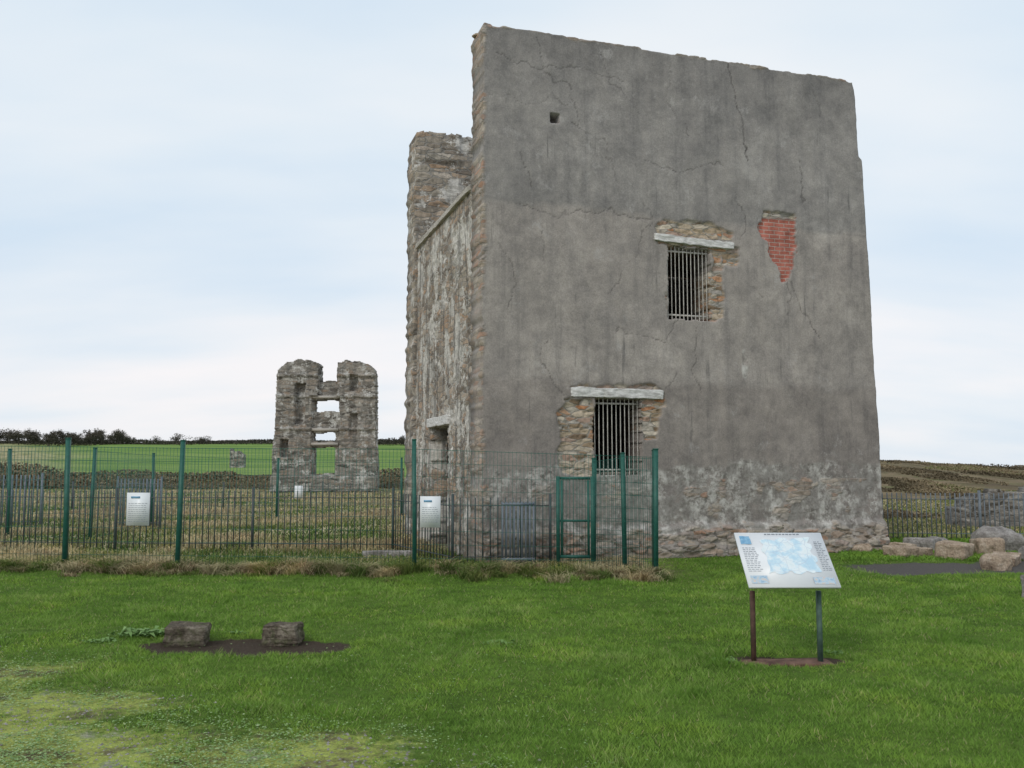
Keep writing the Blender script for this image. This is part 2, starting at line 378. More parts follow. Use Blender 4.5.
# ------------------------------------------------------------ ENGINE HOUSE
ANG = math.atan2(.3076, .952)
eh = empty('engine_house', (-.50, 14.75, 0), ANG, label="roofless grey cement-rendered stone engine house with barred windows", category="building")
FW, FH = 7.96, 9.12
def seg_d(s, z, pts):
    d = np.full(s.shape, 9.)
    for (x1, y1), (x2, y2) in zip(pts[:-1], pts[1:]):
        l = (x2-x1)**2+(y2-y1)**2
        t = np.clip(((s-x1)*(x2-x1)+(z-y1)*(y2-y1))/l, 0, 1)
        d = np.minimum(d, np.hypot(s-x1-t*(x2-x1), z-y1-t*(y2-y1)))
    return d
def boxd(s, z, s0, s1, z0, z1):
    dx = np.maximum(s0-s, s-s1); dz = np.maximum(z0-z, z-z1)
    return np.maximum(dx, dz)
def masks_raw(s, z):
    n = (fbm(s*3, z*3, 1, 5)-.5)
    d = np.minimum(boxd(s, z, 1.36, 1.98, 1.45, 2.78), boxd(s, z, 2.86, 3.20, 1.98, 2.76))
    d = np.minimum(d, boxd(s, z, 1.55, 3.25, 2.70, 2.93))
    arch = 5.98-.16*((s-3.95)/.8)**2
    d = np.minimum(d, np.maximum(boxd(s, z, 3.22, 4.72, 5.50, 6.1), z-arch)); d = np.minimum(d, boxd(s, z, 4.26, 4.55, 4.25, 5.5))
    d = np.minimum(d, boxd(s, z, 4.5, 4.86, 5.2, 5.55))
    d = np.minimum(d, boxd(s, z, 3.33, 3.45, 4.3, 4.7))
    stone = sst(.02, -.02, d+n*.34)
    lf = np.interp(z, [5.02, 5.2, 5.45, 5.7, 5.9, 6.3], [5.80, 5.74, 5.56, 5.44, 5.38, 5.40])
    rt = np.interp(z, [5.02, 5.2, 5.35, 5.6, 5.9, 6.3], [5.90, 5.98, 6.04, 6.10, 6.14, 6.12])
    db = np.maximum(np.maximum(lf-s, s-rt), np.maximum(5.02-z, z-6.24))
    n2 = (fbm(s*6, z*6, 2, 4)-.5)
    brick = sst(.012, -.012, db+n2*.22)
    stone2 = sst(.02, -.02, np.maximum(np.abs(s-5.78)-.34, np.abs(z-6.27)-.06)+n*.10)
    brick = brick*(1-stone2)
    stone = np.maximum(stone, stone2)
    lt = 1.58+(s-3)*.01
    lime = sst(.05, -.05, (z-lt)+(fbm(s*1.2, z*.5, 4, 5)-.5)*.35+(fbm(s*5, z*5, 3, 3)-.5)*.16)
    lime = np.maximum(lime, sst(.02, -.02, np.hypot((s-4.95)/.055, (z-3.42)/.27)*.1-.09+n*.14))
    rb = sst(.05, -.03, (z-.48)+(fbm(s*1.8, z*1.8, 5, 4)-.5)*.42)
    rb2 = sst(.02, -.04, np.hypot((s-5.9)/.9, (z-1.05)/.40)-.55+(fbm(s*2.3, z*2.3, 6, 4)-.5)*1.9)*.9
    rb2 = np.maximum(rb2, sst(.60, .66, fbm(s*2.1+4, z*2.6, 3, 5))*(z < 1.35)*.85)
    rb = np.maximum(rb, rb2*(z < 1.5)); topr = sst(.04, -.02, (FH-.02-z)+(fbm(s*3, z*3, 2, 3)-.5)*.14)
    rb = np.maximum(rb, topr); rb = np.maximum(rb, sst(.04, -.03, s-.0+(fbm(z*3, s*2, 3, 3)-.5)*.18))
    return stone, brick, lime, rb
CR = [[(4.72, 9.1), (4.75, 8.7), (4.95, 8.2), (5.02, 7.6), (5.1, 7.2)], [(5.85, 5.05), (5.98, 4.6), (5.93, 4.35)], [(5.98, 4.95), (6.2, 4.6), (6.55, 4.05)],
      [(1.0, 9.0), (1.1, 8.4), (1.6, 8.1), (1.8, 7.5)], [(0.1, 7.9), (.8, 7.8), (1.5, 7.95)], [(2.2, 8.9), (2.3, 8.4), (2.9, 7.9)], [(3.0, 6.3), (3.1, 5.9), (2.8, 5.3), (2.2, 4.6)],
      [(.5, 6.0), (1.3, 5.9), (2.3, 6.05), (3.1, 5.95)], [(4.0, 4.1), (3.9, 3.4), (4.1, 2.9)], [(1.0, 5.6), (1.05, 5.0)], [(5.0, 5.0), (5.4, 4.7)], [(3.6, 8.9), (3.5, 8.2), (3.9, 7.6)],
      [(1.35, 2.8), (1.0, 3.3), (1.1, 3.7)], [(3.25, 2.9), (3.6, 3.3)], [(6.6, 8.9), (6.8, 8.3)], [(.3, 5.3), (.5, 4.7), (.4, 4.2)],
      [(.2, 8.6), (.9, 8.45), (1.9, 8.6), (2.6, 8.4)], [(1.6, 7.6), (2.3, 7.2), (2.5, 6.5)], [(4.9, 6.6), (5.0, 5.9), (4.8, 5.4)], [(3.0, 7.0), (3.7, 6.9), (4.6, 7.1)], [(2.4, 3.9), (3.3, 3.8), (3.6, 4.2)], [(.7, 6.9), (.8, 6.3)], [(6.3, 7.4), (6.35, 6.6)]]
def cracks(s, z):
    ws = s+(fbm(s*4, z*4, 2, 5)-.5)*.30; wz = z+(fbm(s*4+9, z*4, 3, 5)-.5)*.30
    r = np.zeros_like(s)
    for k, c in enumerate(CR):
        w = .021 if k < 3 else .014
        r = np.maximum(r, sst(w, w*.2, seg_d(ws, wz, c))*(1. if k < 3 else .62))
    return r*np.clip(.25+1.1*vn(s*3, z*3, 5), 0, 1)
def f_front(s, z):
    stone, brick, lime, rb = masks_raw(s, z)
    f1, e, idd = voro(s*3.4+(vn(s*3, z*3, 1)-.5)*.5, z*12+(vn(s*3, z*3, 2)-.5)*.6, 2)
    g1, ge, gid = voro(s*3.4+(vn(s*3, z*3, 1)-.5)*.6, z*8.5+(vn(s*3, z*3, 2)-.5)*.6, 3)
    bulge = sst(.02, .2, e)*(.4+.8*idd)
    gb = sst(.02, .10, ge)*(.3+1.0*gid)
    t = (fbm(s*.8, z*.8, 3, 3)-.5)*.05+(fbm(s*9, z*9, 4, 3)-.5)*.008
    t = t+.008*lime*(fbm(s*4, z*4, 6, 4) > .5)
    sm = np.maximum(stone, 0)
    t = t*(1-sm)+sm*(.065-.030*bulge)
    t = t+rb*(.01-.020*bulge)-.045*gb*rb*(z < .62)-.012*(fbm(s*7, z*9, 2, 3)-.5)*(z < .6)*4
    t = t-.08*sst(.56, .46, z+(fbm(s*1.6, z*0, 5, 4)-.5)*.20)-.03*sst(.26, .20, z+(fbm(s*2, z*0, 2, 2)-.5)*.1)
    t = t*(1-brick)+brick*.05
    t = t+.008*cracks(s, z)
    hole = sst(.085, .06, np.maximum(np.abs(s-1.28), np.abs(z-7.6)))
    t = t+hole*.4
    return t
def warp_front(S, Z):
    chip = sst(.62, .80, vn(S*5, S*0, 5))*.03
    zt = 1-(.02*(vn(S*2, S*0, 3)-.3)+.02*(fbm(S*12, S*0, 1, 2)-.4)+chip+.06*sst(7.45, 7.8, S)*vn(S*9, S*0, 1))/FH*sst(8, 9.1, Z)
    Z2 = Z*zt
    edge = 7.94-.031*Z-.07*sst(7.52, 7.60, Z)-.03*(fbm(Z*5, Z*0, 2, 4)-.3)-.04*sst(8.95, 9.14, Z)
    le = .055*(fbm(Z*6, Z*0, 4, 4)-.4)+.035*(vn(Z*14, Z*0, 6)-.5)
    S2 = le+(S/FW)*(edge-le)
    inn = sst(0, .2, S)*sst(FW, FW-.2, S)*sst(9.1, 8.9, Z)
    return S2+(fbm(Z*2.2, S*2.2, 5, 4)-.5)*.03*inn, Z2+(fbm(S*2.5, Z*2.5, 6, 4)-.5)*.03*inn
def in_front(s, z):
    n = (vn(s*6, z*6, 4)-.5)*.04
    m = ~(boxd(s, z, 2.01, 2.90, 1.43, 2.74) < n)
    m &= ~(boxd(s, z, 3.45, 4.32, 4.19, 5.52) < n)
    return m
def mk1(s, z):
    a, bb, c, d = masks_raw(s-.03, z); return np.stack([a, bb, c*(1-a)*(1-bb), np.ones_like(s)], -1)
def mk2(s, z):
    a, bb, c, d = masks_raw(s-.03, z)
    seam = sst(.04, .0, np.abs(z-6.03+(fbm(s*.8, s*0, 1, 3)-.5)*.2))*vn(s*1.3, s*0+3, 2)+sst(.04, .0, np.abs(z-3.05+(fbm(s*.8, s*0+7, 1, 3)-.5)*.15))*.7*vn(s*1.3, s*0+8, 2)
    return np.stack([cracks(s-.03, z), seam, d*(1-a)*(1-bb), np.ones_like(s)], -1)
obj('rendered_wall', slab('rendered_wall', FW, FH, .022, .70, in_front, lambda s, z: f_front(s-.03, z), M_RENDER, {'mask': mk1, 'mask2': mk2}, warp_front), parent=eh)

def stone_front(amp=.05, sc=3., fl=3.3):
    def f(s, z):
        f1, e, idd = voro(s*sc+(vn(s*3, z*3, 1)-.5)*.5, z*sc*fl+(vn(s*3, z*3, 2)-.5)*.6, 4)
        return (fbm(s*.9, z*.9, 1, 3)-.5)*.08-amp*sst(.02, .2, e)*(.3+.9*idd)
    return f
def plaster_front(s, z):
    pl = sst(.44, .50, fbm(s*1.1, z*.9, 2, 5))
    return stone_front(.028, 3.6)(s, z)*(1-.8*pl)-.022*pl
def in_side(s, z):
    m = z < 6.42-.02*vn(s*5, s*0, 2)
    m &= ~(boxd(s, z, 1.5, 2.95, -1, 2.36) < (vn(s*5, z*5, 1)-.5)*.06)
    return m
obj('side_wall', slab('side_wall', 4.6, 6.45, .035, .7, in_side, plaster_front, M_STONE), (.04, 5.3, 0), (0, 0, -math.pi/2), eh)
obj('side_wall', slab('side_wall', 4.6, 6.45, .06, .7, lambda s, z: z < 6.4-.06*vn(s*5, s*0, 3), stone_front(.03), M_STONE), (7.60, .7, 0), (0, 0, math.pi/2), eh)
def in_back(s, z):
    m = z < 9.13-.04*vn(s*3, s*0, 4)-.25*(s > 3)-.8*(vn(s*1.2, s*0, 6)*(s > 4))
    m &= ~(boxd(s, z, 3.0, 4.6, 3.6, 5.6) < 0)
    return m
def pier_front(s, z):
    return stone_front(.03, 3.0)(s, z)-.05*sst(1.1, 1.0, s)*sst(8.45, 8.5, z)
def warp_pier(S, Z):
    return S+(.09*(fbm(Z*5, Z*0, 1, 4)-.5)+.05*(vn(Z*9, Z*0, 3)-.5))*sst(1, 0, S), Z+.12*(fbm(S*4, S*0, 2, 4)-.5)*sst(8, 9, Z)
obj('rear_wall', slab('rear_wall', 7.6, 9.2, .040, .85, in_back, pier_front, M_PIER, None, warp_pier), (-.05, 5.3, 0), (0, 0, 0), eh)
import bmesh
def rough_box(name, d, mat, seed=0, amp=.012, div=10, ex=8, strata=0.):
    bm = bmesh.new(); bmesh.ops.create_cube(bm, size=1.)
    bmesh.ops.subdivide_edges(bm, edges=bm.edges[:], cuts=div, use_grid_fill=True)
    co = np.array([v.co[:] for v in bm.verts])
    p = co*2
    r = np.maximum(np.abs(p)**ex, 1e-12).sum(1)**(1/ex)
    p = p/r[:, None]
    w = p*np.array(d)/2
    o = seed*3.7
    base = w.copy()
    for k in range(3):
        q = base[:, (k+1) % 3]; t = base[:, (k+2) % 3]; u = base[:, k]
        w[:, k] += amp*2*(fbm(q*9+o+u*5, t*9+k+u*4, seed+k, 4)-.5)
    if strata:
        w[:, :2] *= (1+strata*(fbm(base[:, 2]*45+o, base[:, 2]*0+base[:, 0]*2, seed, 2)-.5))[:, None]
    for v, c in zip(bm.verts, w): v.co = c
    me = bpy.data.meshes.new(name); bm.to_mesh(me); bm.free(); me.materials.append(mat)
    return me
obj('wall_plate', rough_box('wall_plate', (.30, 4.58, .10), M_PLATE, 7, .02, 24, 20), (.10, 3.0, 6.45), (0, 0, 0), eh)
obj('lintel', rough_box('lintel', (1.76, .34, .165), M_WHITEWOOD, 1, .020, 22, 20), (2.44, .13, 2.835), (0, math.radians(.4), 0), eh)
obj('lintel', rough_box('lintel', (1.60, .34, .13), M_WHITEWOOD, 2, .020, 22, 20), (3.99, .13, 5.62), (0, math.radians(2.0), 0), eh)
obj('lintel', rough_box('lintel', (.3, 1.75, .18), M_WHITEWOOD, 3, .014, 14, 24), (.10, 3.08, 2.45), (0, 0, 0), eh)
def grille(s0, s1, z0, z1, n, rails):
    mb = MB()
    for i in range(n):
        x = s0+.04+(s1-s0-.08)*i/(n-1); mb.bar((x, .10, z0-.02), (x, .10, z1+.02), .017, n=6)
    for z in rails: mb.box(((s0+s1)/2, .115, z), (s1-s0+.06, .012, .03))
    return mb.mesh('window_grille', M_BAR)
obj('window_grille', grille(2.01, 2.90, 1.43, 2.74, 11, [1.52, 2.66]), parent=eh)
obj('window_grille', grille(3.45, 4.32, 4.19, 5.52, 11, [4.28, 5.44]), parent=eh)
mb = MB(); mb.box((0, 0, 0), (.9, .12, .06)); obj('window_sill', mb.mesh('window_sill', M_WOOD), (2.45, .3, 1.45), (0, 0, 0), eh)
for zf in (3.55, 6.2):  # added plank decks, block sky light so the interior stays dark behind the windows
    mb = MB()
    for i in range(21): mb.box((.9+i*.30, 3.0, zf), (.285, 4.5, .05))
    obj('sky_blocking_deck', mb.mesh('sky_blocking_deck', M_WOOD), parent=eh)
dr = obj('door', None, (.40, 3.05, 0), (0, 0, 0), eh)
mb = MB(); mb.box((0, 0, 1.15), (.06, 1.5, 2.3))
for k in range(8): mb.box((-.035, -.65+k*.185, 1.15), (.02, .16, 2.28))
obj('door_leaf', mb.mesh('door_leaf', M_DOOR), (0, 0, 0), (0, 0, 0), dr)

def rock_mesh(name, d, seed, mat, amp=.25, sub=4, flat=True, ang=0.):
    bm = bmesh.new(); bmesh.ops.create_icosphere(bm, subdivisions=sub, radius=1.)
    co = np.array([v.co[:] for v in bm.verts])
    k = 5 if ang else 3.0
    r = (np.abs(co)**k).sum(1)**(1/k); co = co/r[:, None]
    o = seed*5.3
    f = 1+amp*(fbm(co[:, 0]*1.3+o, co[:, 1]*1.3+co[:, 2]*1.1+o, seed, 3)-.5)*2+amp*.45*(fbm(co[:, 0]*5+o, co[:, 1]*5+co[:, 2]*4, seed+2, 3)-.5)
    co = co*f[:, None]*np.array(d)/2
    if flat: co[:, 2] = np.maximum(co[:, 2], -d[2]*.30)
    for v, c in zip(bm.verts, co): v.co = c
    me = bpy.data.meshes.new(name); bm.to_mesh(me); bm.free(); me.materials.append(mat)
    me.polygons.foreach_set("use_smooth", np.zeros(len(me.polygons), bool) if ang else np.ones(len(me.polygons), bool))
    return me
for i in range(12):
    s = .1+7.3*((i*.618) % 1); d = (.14+.16*random.random(), .3, .04+.02*random.random())
    obj('coping_stone', rock_mesh('coping_stone', d, i, M_PIER if i % 3 else M_ROCKB, .3, 3), (s, .2+.3*random.random(), FH-.03), (0, 0, random.random()), eh)

# ------------------------------------------------------------ FAR RUIN
K = .0606
def rz(row): return 1.6+(465-row)*K
fr = empty('ruined_engine_house', (-14.62, 55.0, 0), 0.0, label="distant ruined stone engine house with two jagged towers and window openings", category="ruin")
RW = 106*K
def warp_ruin(S, Z):
    return S+.12*(fbm(Z*1.6, S*0, 2, 4)-.5)+.07*(vn(Z*6, S*0, 1)-.5), Z+.12*(fbm(S*2.2, S*0, 3, 4)-.5)*sst(5, 7, Z)
def in_ruin(s, z):
    u = 272+s/K
    row = 465-(z-1.6)/K + (vn(s*5, s*0+4, 1)-.5)*2.0
    top = np.interp(u, [271, 273, 274.5, 275, 276, 281, 286, 294, 300, 306, 312, 316, 318, 318.2, 335, 335.3, 337, 341, 347, 353, 360, 367, 373, 375, 376, 378], [470, 440, 430, 374, 369, 365, 361, 359, 358.5, 359, 360, 361, 362, 380, 380, 363, 361, 360, 359, 360, 361, 363, 367, 374, 440, 480])
    m = row > top
    m &= ~((u > 313) & (u < 338) & (row > 399) & (row < 411))
    m &= ~((u > 312) & (u < 335) & (row > 432) & (row < 441))
    m &= ~((u > 313) & (u < 335) & (row > 447) & (row < 474))
    return m
def f_ruin(s, z):
    u = 272+s/K; row = 465-(z-1.6)/K
    t = stone_front(.05, 2.2)(s, z)
    t = t+.35*((u > 317) & (u < 336) & (row < 396))+.22*((u > 311) & (u < 339) & (row >= 396) & (row < 475))
    t = t+.45*((np.abs(u-299) < 5) & (row > 383) & (row < 424)) - .12*((row > 373) & (row < 376)) + .4*((np.abs(u-353) < 4) & (row > 374) & (row < 390))
    t = t+.3*((np.abs(u-353) < 4) & (row > 414) & (row < 436))+.5*((np.abs(u-284) < 4) & (np.abs(row-448) < 9))-.12*((row > 394) & (row < 397))-.12*((row > 427) & (row < 430)) - .25*(row > 476)
    return t
obj('front_wall', slab('front_wall', RW, 8.2, .055, 1.0, in_ruin, f_ruin, M_STONE_FAR, None, warp_ruin), parent=fr)
obj('side_wall', slab('side_wall', 3.5, 6.9, .10, .8, lambda s, z: z < 5.6+.35*s-.6*vn(s*2, s*0, 1), stone_front(.05, 2.), M_STONE_FAR), (.22, 4.5, 0), (0, 0, -math.pi/2), fr)
for (u0, u1, row) in ((311, 340, 396.5), (310, 338, 429.5), (311, 338, 444)):
    mb = MB(); mb.box((((u0+u1)/2-272)*K, .25, rz(row)), ((u1-u0)*K, .5, .16)); obj('lintel', mb.mesh('lintel', M_PLATE), parent=fr)
obj('stone_stump', slab('stone_stump', 1.6, 2.6, .08, .9, lambda s, z: z < 2.5-.5*vn(s*2, s*0, 5)-.5*sst(.8, 1.6, s), stone_front(.05, 2.), M_STONE_FAR), (-32.2, 103, float(hgt(-32, 103))-.3), label="small brown stone stump standing in the green field", category="ruin")

# ------------------------------------------------------------ FENCES
def zg(x, y): return float(hgt(np.array([x]), np.array([y]))[0])
def mesh_fence(pts, H, label, grp=None, wire=.0042, sp=.055):
    x0, y0 = pts[0][:2]
    f = empty('mesh_fence', (x0, y0, 0), label=label, category="fence")
    if grp: f['group'] = grp
    for i, p in enumerate(pts):
        z = zg(p[0], p[1]); h = p[2] if len(p) > 2 else H
        mb = MB(); mb.box((0, 0, h/2-.05), (.062, .062, h+.1)); mb.box((0, 0, h+.01), (.07, .07, .02))
        obj('post', mb.mesh('post', M_GREEN), (p[0]-x0, p[1]-y0, z), (.012*math.sin(i*2.3), .012*math.cos(i*3.1), .1), f)
    for p, q in zip(pts[:-1], pts[1:]):
        a = np.array([p[0]-x0, p[1]-y0]); c = np.array([q[0]-x0, q[1]-y0]); L = np.linalg.norm(c-a); n = int(L/sp)
        h0 = (p[2] if len(p) > 2 else H)-.04; h1 = (q[2] if len(q) > 2 else H)-.04
        mb = MB()
        for k in range(1, n):
            t = k/n; xy = a+(c-a)*t; zz = zg(xy[0]+x0, xy[1]+y0)
            mb.bar((xy[0], xy[1], zz), (xy[0], xy[1], h0+(h1-h0)*t), wire)
        for k in range(10):
            z0 = .05+(h0-.06)*k/9; z1 = .05+(h1-.06)*k/9
            mb.bar((a[0], a[1], z0), (c[0], c[1], z1), wire*(1.6 if k in (0, 9) else 1.1))
        obj('mesh_panel', mb.mesh('mesh_panel', M_WIRE), (0, 0, 0), (0, 0, 0), f)
    return f
G = "green wire mesh fences around the site"
mesh_fence([(-9.6, 14.07, 1.95), (-6.76, 13.8, 1.93), (-5.0, 13.63, 1.90), (-1.42, 13.29, 1.88), (2.04, 12.96, 1.76)], 1.9, "tall green wire mesh fence with steel posts on the lawn edge", G)
mesh_fence([(2.04, 13.05, 1.74), (1.70, 13.75, 1.76), (1.30, 14.5, 1.7)], 1.75, "short return of green mesh fence beside the small gate", G)
mesh_fence([(-13.5, 20.4, 1.95), (-11.2, 20.2, 1.95), (-8.95, 19.3, 1.95), (-9.5, 24.0, 1.9), (-7.0, 27.0, 1.8), (-3.4, 28.0, 1.8)], 1.9, "green mesh fence running off through rough grass", G, .0045, .10)

def railing(pts, H, label, sp=.11, mat=M_IRON, grp="iron railings around the ruins", bw=.016, spear=True):
    x0, y0 = pts[0][:2]
    f = empty('iron_railing', (x0, y0, 0), label=label, category="railing"); f['group'] = grp
    for p, q in zip(pts[:-1], pts[1:]):
        a = np.array([p[0]-x0, p[1]-y0]); c = np.array([q[0]-x0, q[1]-y0]); L = np.linalg.norm(c-a)
        nb = max(1, int(round(L/2.6)))
        for j in range(nb):
            s = a+(c-a)*j/nb; e = a+(c-a)*(j+1)/nb; l = np.linalg.norm(e-s)
            z = zg(s[0]+x0, s[1]+y0); z2 = zg(e[0]+x0, e[1]+y0)
            mb = MB(); mb.box((0, 0, H/2), (.045, .045, H+.12)); obj('post', mb.mesh('post', mat), (s[0], s[1], z), (0, 0, 0), f)
            mb = MB(); n = int(l/sp)
            for k in range(1, n):
                t = k/n; xy = s+(e-s)*t; zz = z+(z2-z)*t
                mb.bar((xy[0], xy[1], zz+.04), (xy[0], xy[1], zz+H-(0 if spear else .05)), bw)
            for hh in (.14, H-.13): mb.bar((s[0], s[1], z+hh), (e[0], e[1], z2+hh), .03, .012)
            obj('railing_panel', mb.mesh('railing_panel', mat), (0, 0, 0), (0, 0, 0), f)
        z = zg(c[0]+x0, c[1]+y0)
    mb = MB(); mb.box((0, 0, H/2), (.045, .045, H+.12)); obj('post', mb.mesh('post', mat), (c[0], c[1], z), (0, 0, 0), f)
    return f
railing([(-13.5, 17.6), (-7.5, 17.2), (-2.2, 16.8)], 1.12, "dark iron railing with thin upright bars in tawny grass", mat=M_DARKIRON, sp=.12)
railing([(-2.2, 16.8), (-.95, 14.55), (.62, 14.75)], 1.08, "dark iron railing close to the rendered wall", mat=M_DARKIRON, sp=.12)
railing([(-14.5, 23.2), (-12.35, 23.8)], 1.35, "blue-grey barred enclosure panels standing in far grass", mat=M_IRON, sp=.10, bw=.028)
railing([(-10.1, 23.2), (-8.9, 23.0)], 1.25, "blue-grey barred gate panel behind the white notice", mat=M_IRON, sp=.10, bw=.028)
railing([(-16.0, 33), (-10.5, 33), (-7.0, 33.5), (-3.2, 34)], .95, "dark iron railing in front of the distant ruin", mat=M_DARKIRON, sp=.2)
railing([(7.9, 19.6), (12.2, 19.4), (15, 19.2)], 1.0, "galvanised bar railing behind the boulders", sp=.10, mat=M_IRON, bw=.018)
gt = empty('metal_gate', (-.15, 14.35, 0), .12, label="narrow grey-blue steel gate of close upright bars", category="gate")
mb = MB()
for k in range(9): mb.bar((k*.062, 0, .08), (k*.062, 0, 1.02), .028)
mb.box((.248, 0, .12), (.53, .03, .04)); mb.box((.248, 0, .98), (.53, .03, .04)); obj('gate_leaf', mb.mesh('gate_leaf', M_IRON), parent=gt)
gg = empty('pedestrian_gate', (.70, 14.40, 0), -.05, label="small green steel gate with mesh infill standing ajar", category="gate")
mb = MB(); h = 1.42
mb.box((.03, 0, h/2), (.06, .06, h)); obj('gate_post', mb.mesh('gate_post', M_GREEN), parent=gg)
mb = MB(); mb.box((.58, 0, h/2), (.07, .07, h)); obj('gate_post', mb.mesh('gate_post', M_GREEN), parent=gg)
mb = MB()
mb.box((.30, 0, h-.03), (.48, .045, .045)); mb.box((.30, 0, .16), (.48, .045, .045)); mb.box((.30, 0, .72), (.48, .035, .035)); mb.box((.09, 0, .76), (.04, .04, 1.2)); mb.box((.51, 0, .76), (.04, .04, 1.2))
for k in range(8): mb.bar((.12+k*.05, 0, .16), (.12+k*.05, 0, 1.38), .006)
obj('gate_leaf', mb.mesh('gate_leaf', M_GREEN), parent=gg)

def sign(loc, w, h, label, rz_=-.095, small=False):
    s = empty('notice_sign', loc, rz_, label=label, category="sign")
    mb = MB(); mb.box((0, 0, 0), (w, .008, h)); obj('panel', mb.mesh('panel', M_WHITE), parent=s)
    if small: return
    mb = MB(); r = random.Random(int(w*100)); z = h/2-.16
    while z > -h/2+.05:
        x = -w/2+.03
        while x < w/2-.05:
            l = r.uniform(.015, .045); mb.box((x+l/2, -.0055, z), (l, .002, .005)); x += l+.012
        z -= .030
    obj('printed_text', mb.mesh('printed_text', M_INK), parent=s)
    mb = MB(); mb.box((-w*.12, -.0055, h/2-.07), (w*.4, .002, .03)); obj('printed_heading', mb.mesh('printed_heading', M_BLUE), parent=s)
sign((-5.62, 13.64, .94), .36, .49, "white notice sign fixed to the green mesh fence")
sign((-1.19, 13.22, .92), .30, .45, "narrow white notice sign beside a green fence post")
sign((-7.75, 32.9, .62), .30, .46, "tiny white sign on the far railing", small=True, rz_=0)

# ------------------------------------------------------------ information board
ib = empty('information_board', (2.27, 7.6, 0), label="slanted white visitor map board on two thin metal posts", category="information board")
zb = zg(2.27, 7.6)
mb = MB(); mb.box((-.275, 0, .28+zb/2), (.036, .036, .60)); obj('post', mb.mesh('post', M_RUSTY), parent=ib, label="rusty brown steel post")
mb = MB(); mb.box((.275, 0, .28+zb/2), (.036, .036, .60)); obj('post', mb.mesh('post', M_GPOST), parent=ib, label="faded green steel post")
obj('base_slab', rough_box('base_slab', (.74, .22, .05), M_RUSTBASE, 4, .012, 12), (0.0, 0, zb+.008), parent=ib)
tilt = math.atan2(.40, .46)
pn = obj('panel', None, (.02, -.20, .61), (tilt, 0, 0), ib)
mb = MB(); mb.box((0, .305, 0), (.745, .61, .018)); obj('panel_board', mb.mesh('panel_board', M_WHITE), parent=pn)
mb = MB(); mb.box((0, .305, -.02), (.66, .50, .02)); mb.box((-.29, .25, -.04), (.04, .4, .03)); mb.box((.255, .25, -.04), (.04, .4, .03)); obj('support_frame', mb.mesh('support_frame', M_GPOST), parent=pn)
b = NB('printed_map_picture'); co = b.co()
mn = b.noise(co, 6, 5, .6); ce = b.n('TexVoronoi', {'Vector': co, 'Scale': 10.}, feature='DISTANCE_TO_EDGE')
mc = b.ramp(mn, [(.40, (.42, .60, .72)), (.47, (.53, .68, .76)), (.52, (.68, .75, .78)), (.60, (.64, .72, .74)), (.66, (.58, .72, .77))])
mc = b.mix(b.math('MULTIPLY', b.rng(ce, .03, .01), .5), mc, (.42, .50, .60))
M_MAP = b.out(mc, .35, spec=.5)
b = NB('printed_photograph'); co = b.co()
M_PIC = b.out(b.ramp(b.noise(co, 22, 5, .7), [(.35, (.18, .32, .48)), (.5, (.42, .54, .62)), (.62, (.58, .46, .38)), (.7, (.72, .68, .62))]), .35, spec=.5)
def sheet(x0, x1, y0, y1, mat, name, rag=0.):
    n = 24; pts = []
    per = [(x0+(x1-x0)*t, y0) for t in np.linspace(0, 1, n)]+[(x1, y0+(y1-y0)*t) for t in np.linspace(0, 1, n)][1:]+[(x1-(x1-x0)*t, y1) for t in np.linspace(0, 1, n)][1:]+[(x0, y1-(y1-y0)*t) for t in np.linspace(0, 1, n)][1:-1]
    cx, cy = (x0+x1)/2, (y0+y1)/2
    for x, y in per:
        k = 1-rag*float(vn(x*25, y*25, 3))
        pts.append((cx+(x-cx)*k, cy+(y-cy)*k, .0))
    me = bpy.data.meshes.new(name); me.from_pydata(pts, [], [list(range(len(pts)))]); me.materials.append(mat)
    return obj(name, me, (0, 0, .0125), (0, 0, 0), pn)
sheet(-.19, .27, .13, .56, M_MAP, 'printed_map', .22)
sheet(-.345, -.25, .47, .57, M_BLUE, 'printed_emblem', .15)
sheet(-.34, -.20, .035, .12, M_PIC, 'printed_photograph', 0)
sheet(.17, .34, .03, .10, M_PIC, 'printed_photograph', 0)
r = random.Random(3)
def textblock(x0, x1, y0, y1, h=.004, sp=.020):
    mb = MB()
    y = y1
    while y > y0:
        x = x0
        while x < x1-.02:
            l = r.uniform(.012, .03); mb.box((x+l/2, y, .0115), (min(l, x1-x), h, .002)); x += l+.008
        y -= sp
    obj('printed_text', mb.mesh('printed_text', M_INK), parent=pn)
textblock(-.34, -.22, .16, .43); textblock(.28, .355, .17, .50); textblock(-.12, .18, .585, .59, .010, .03)

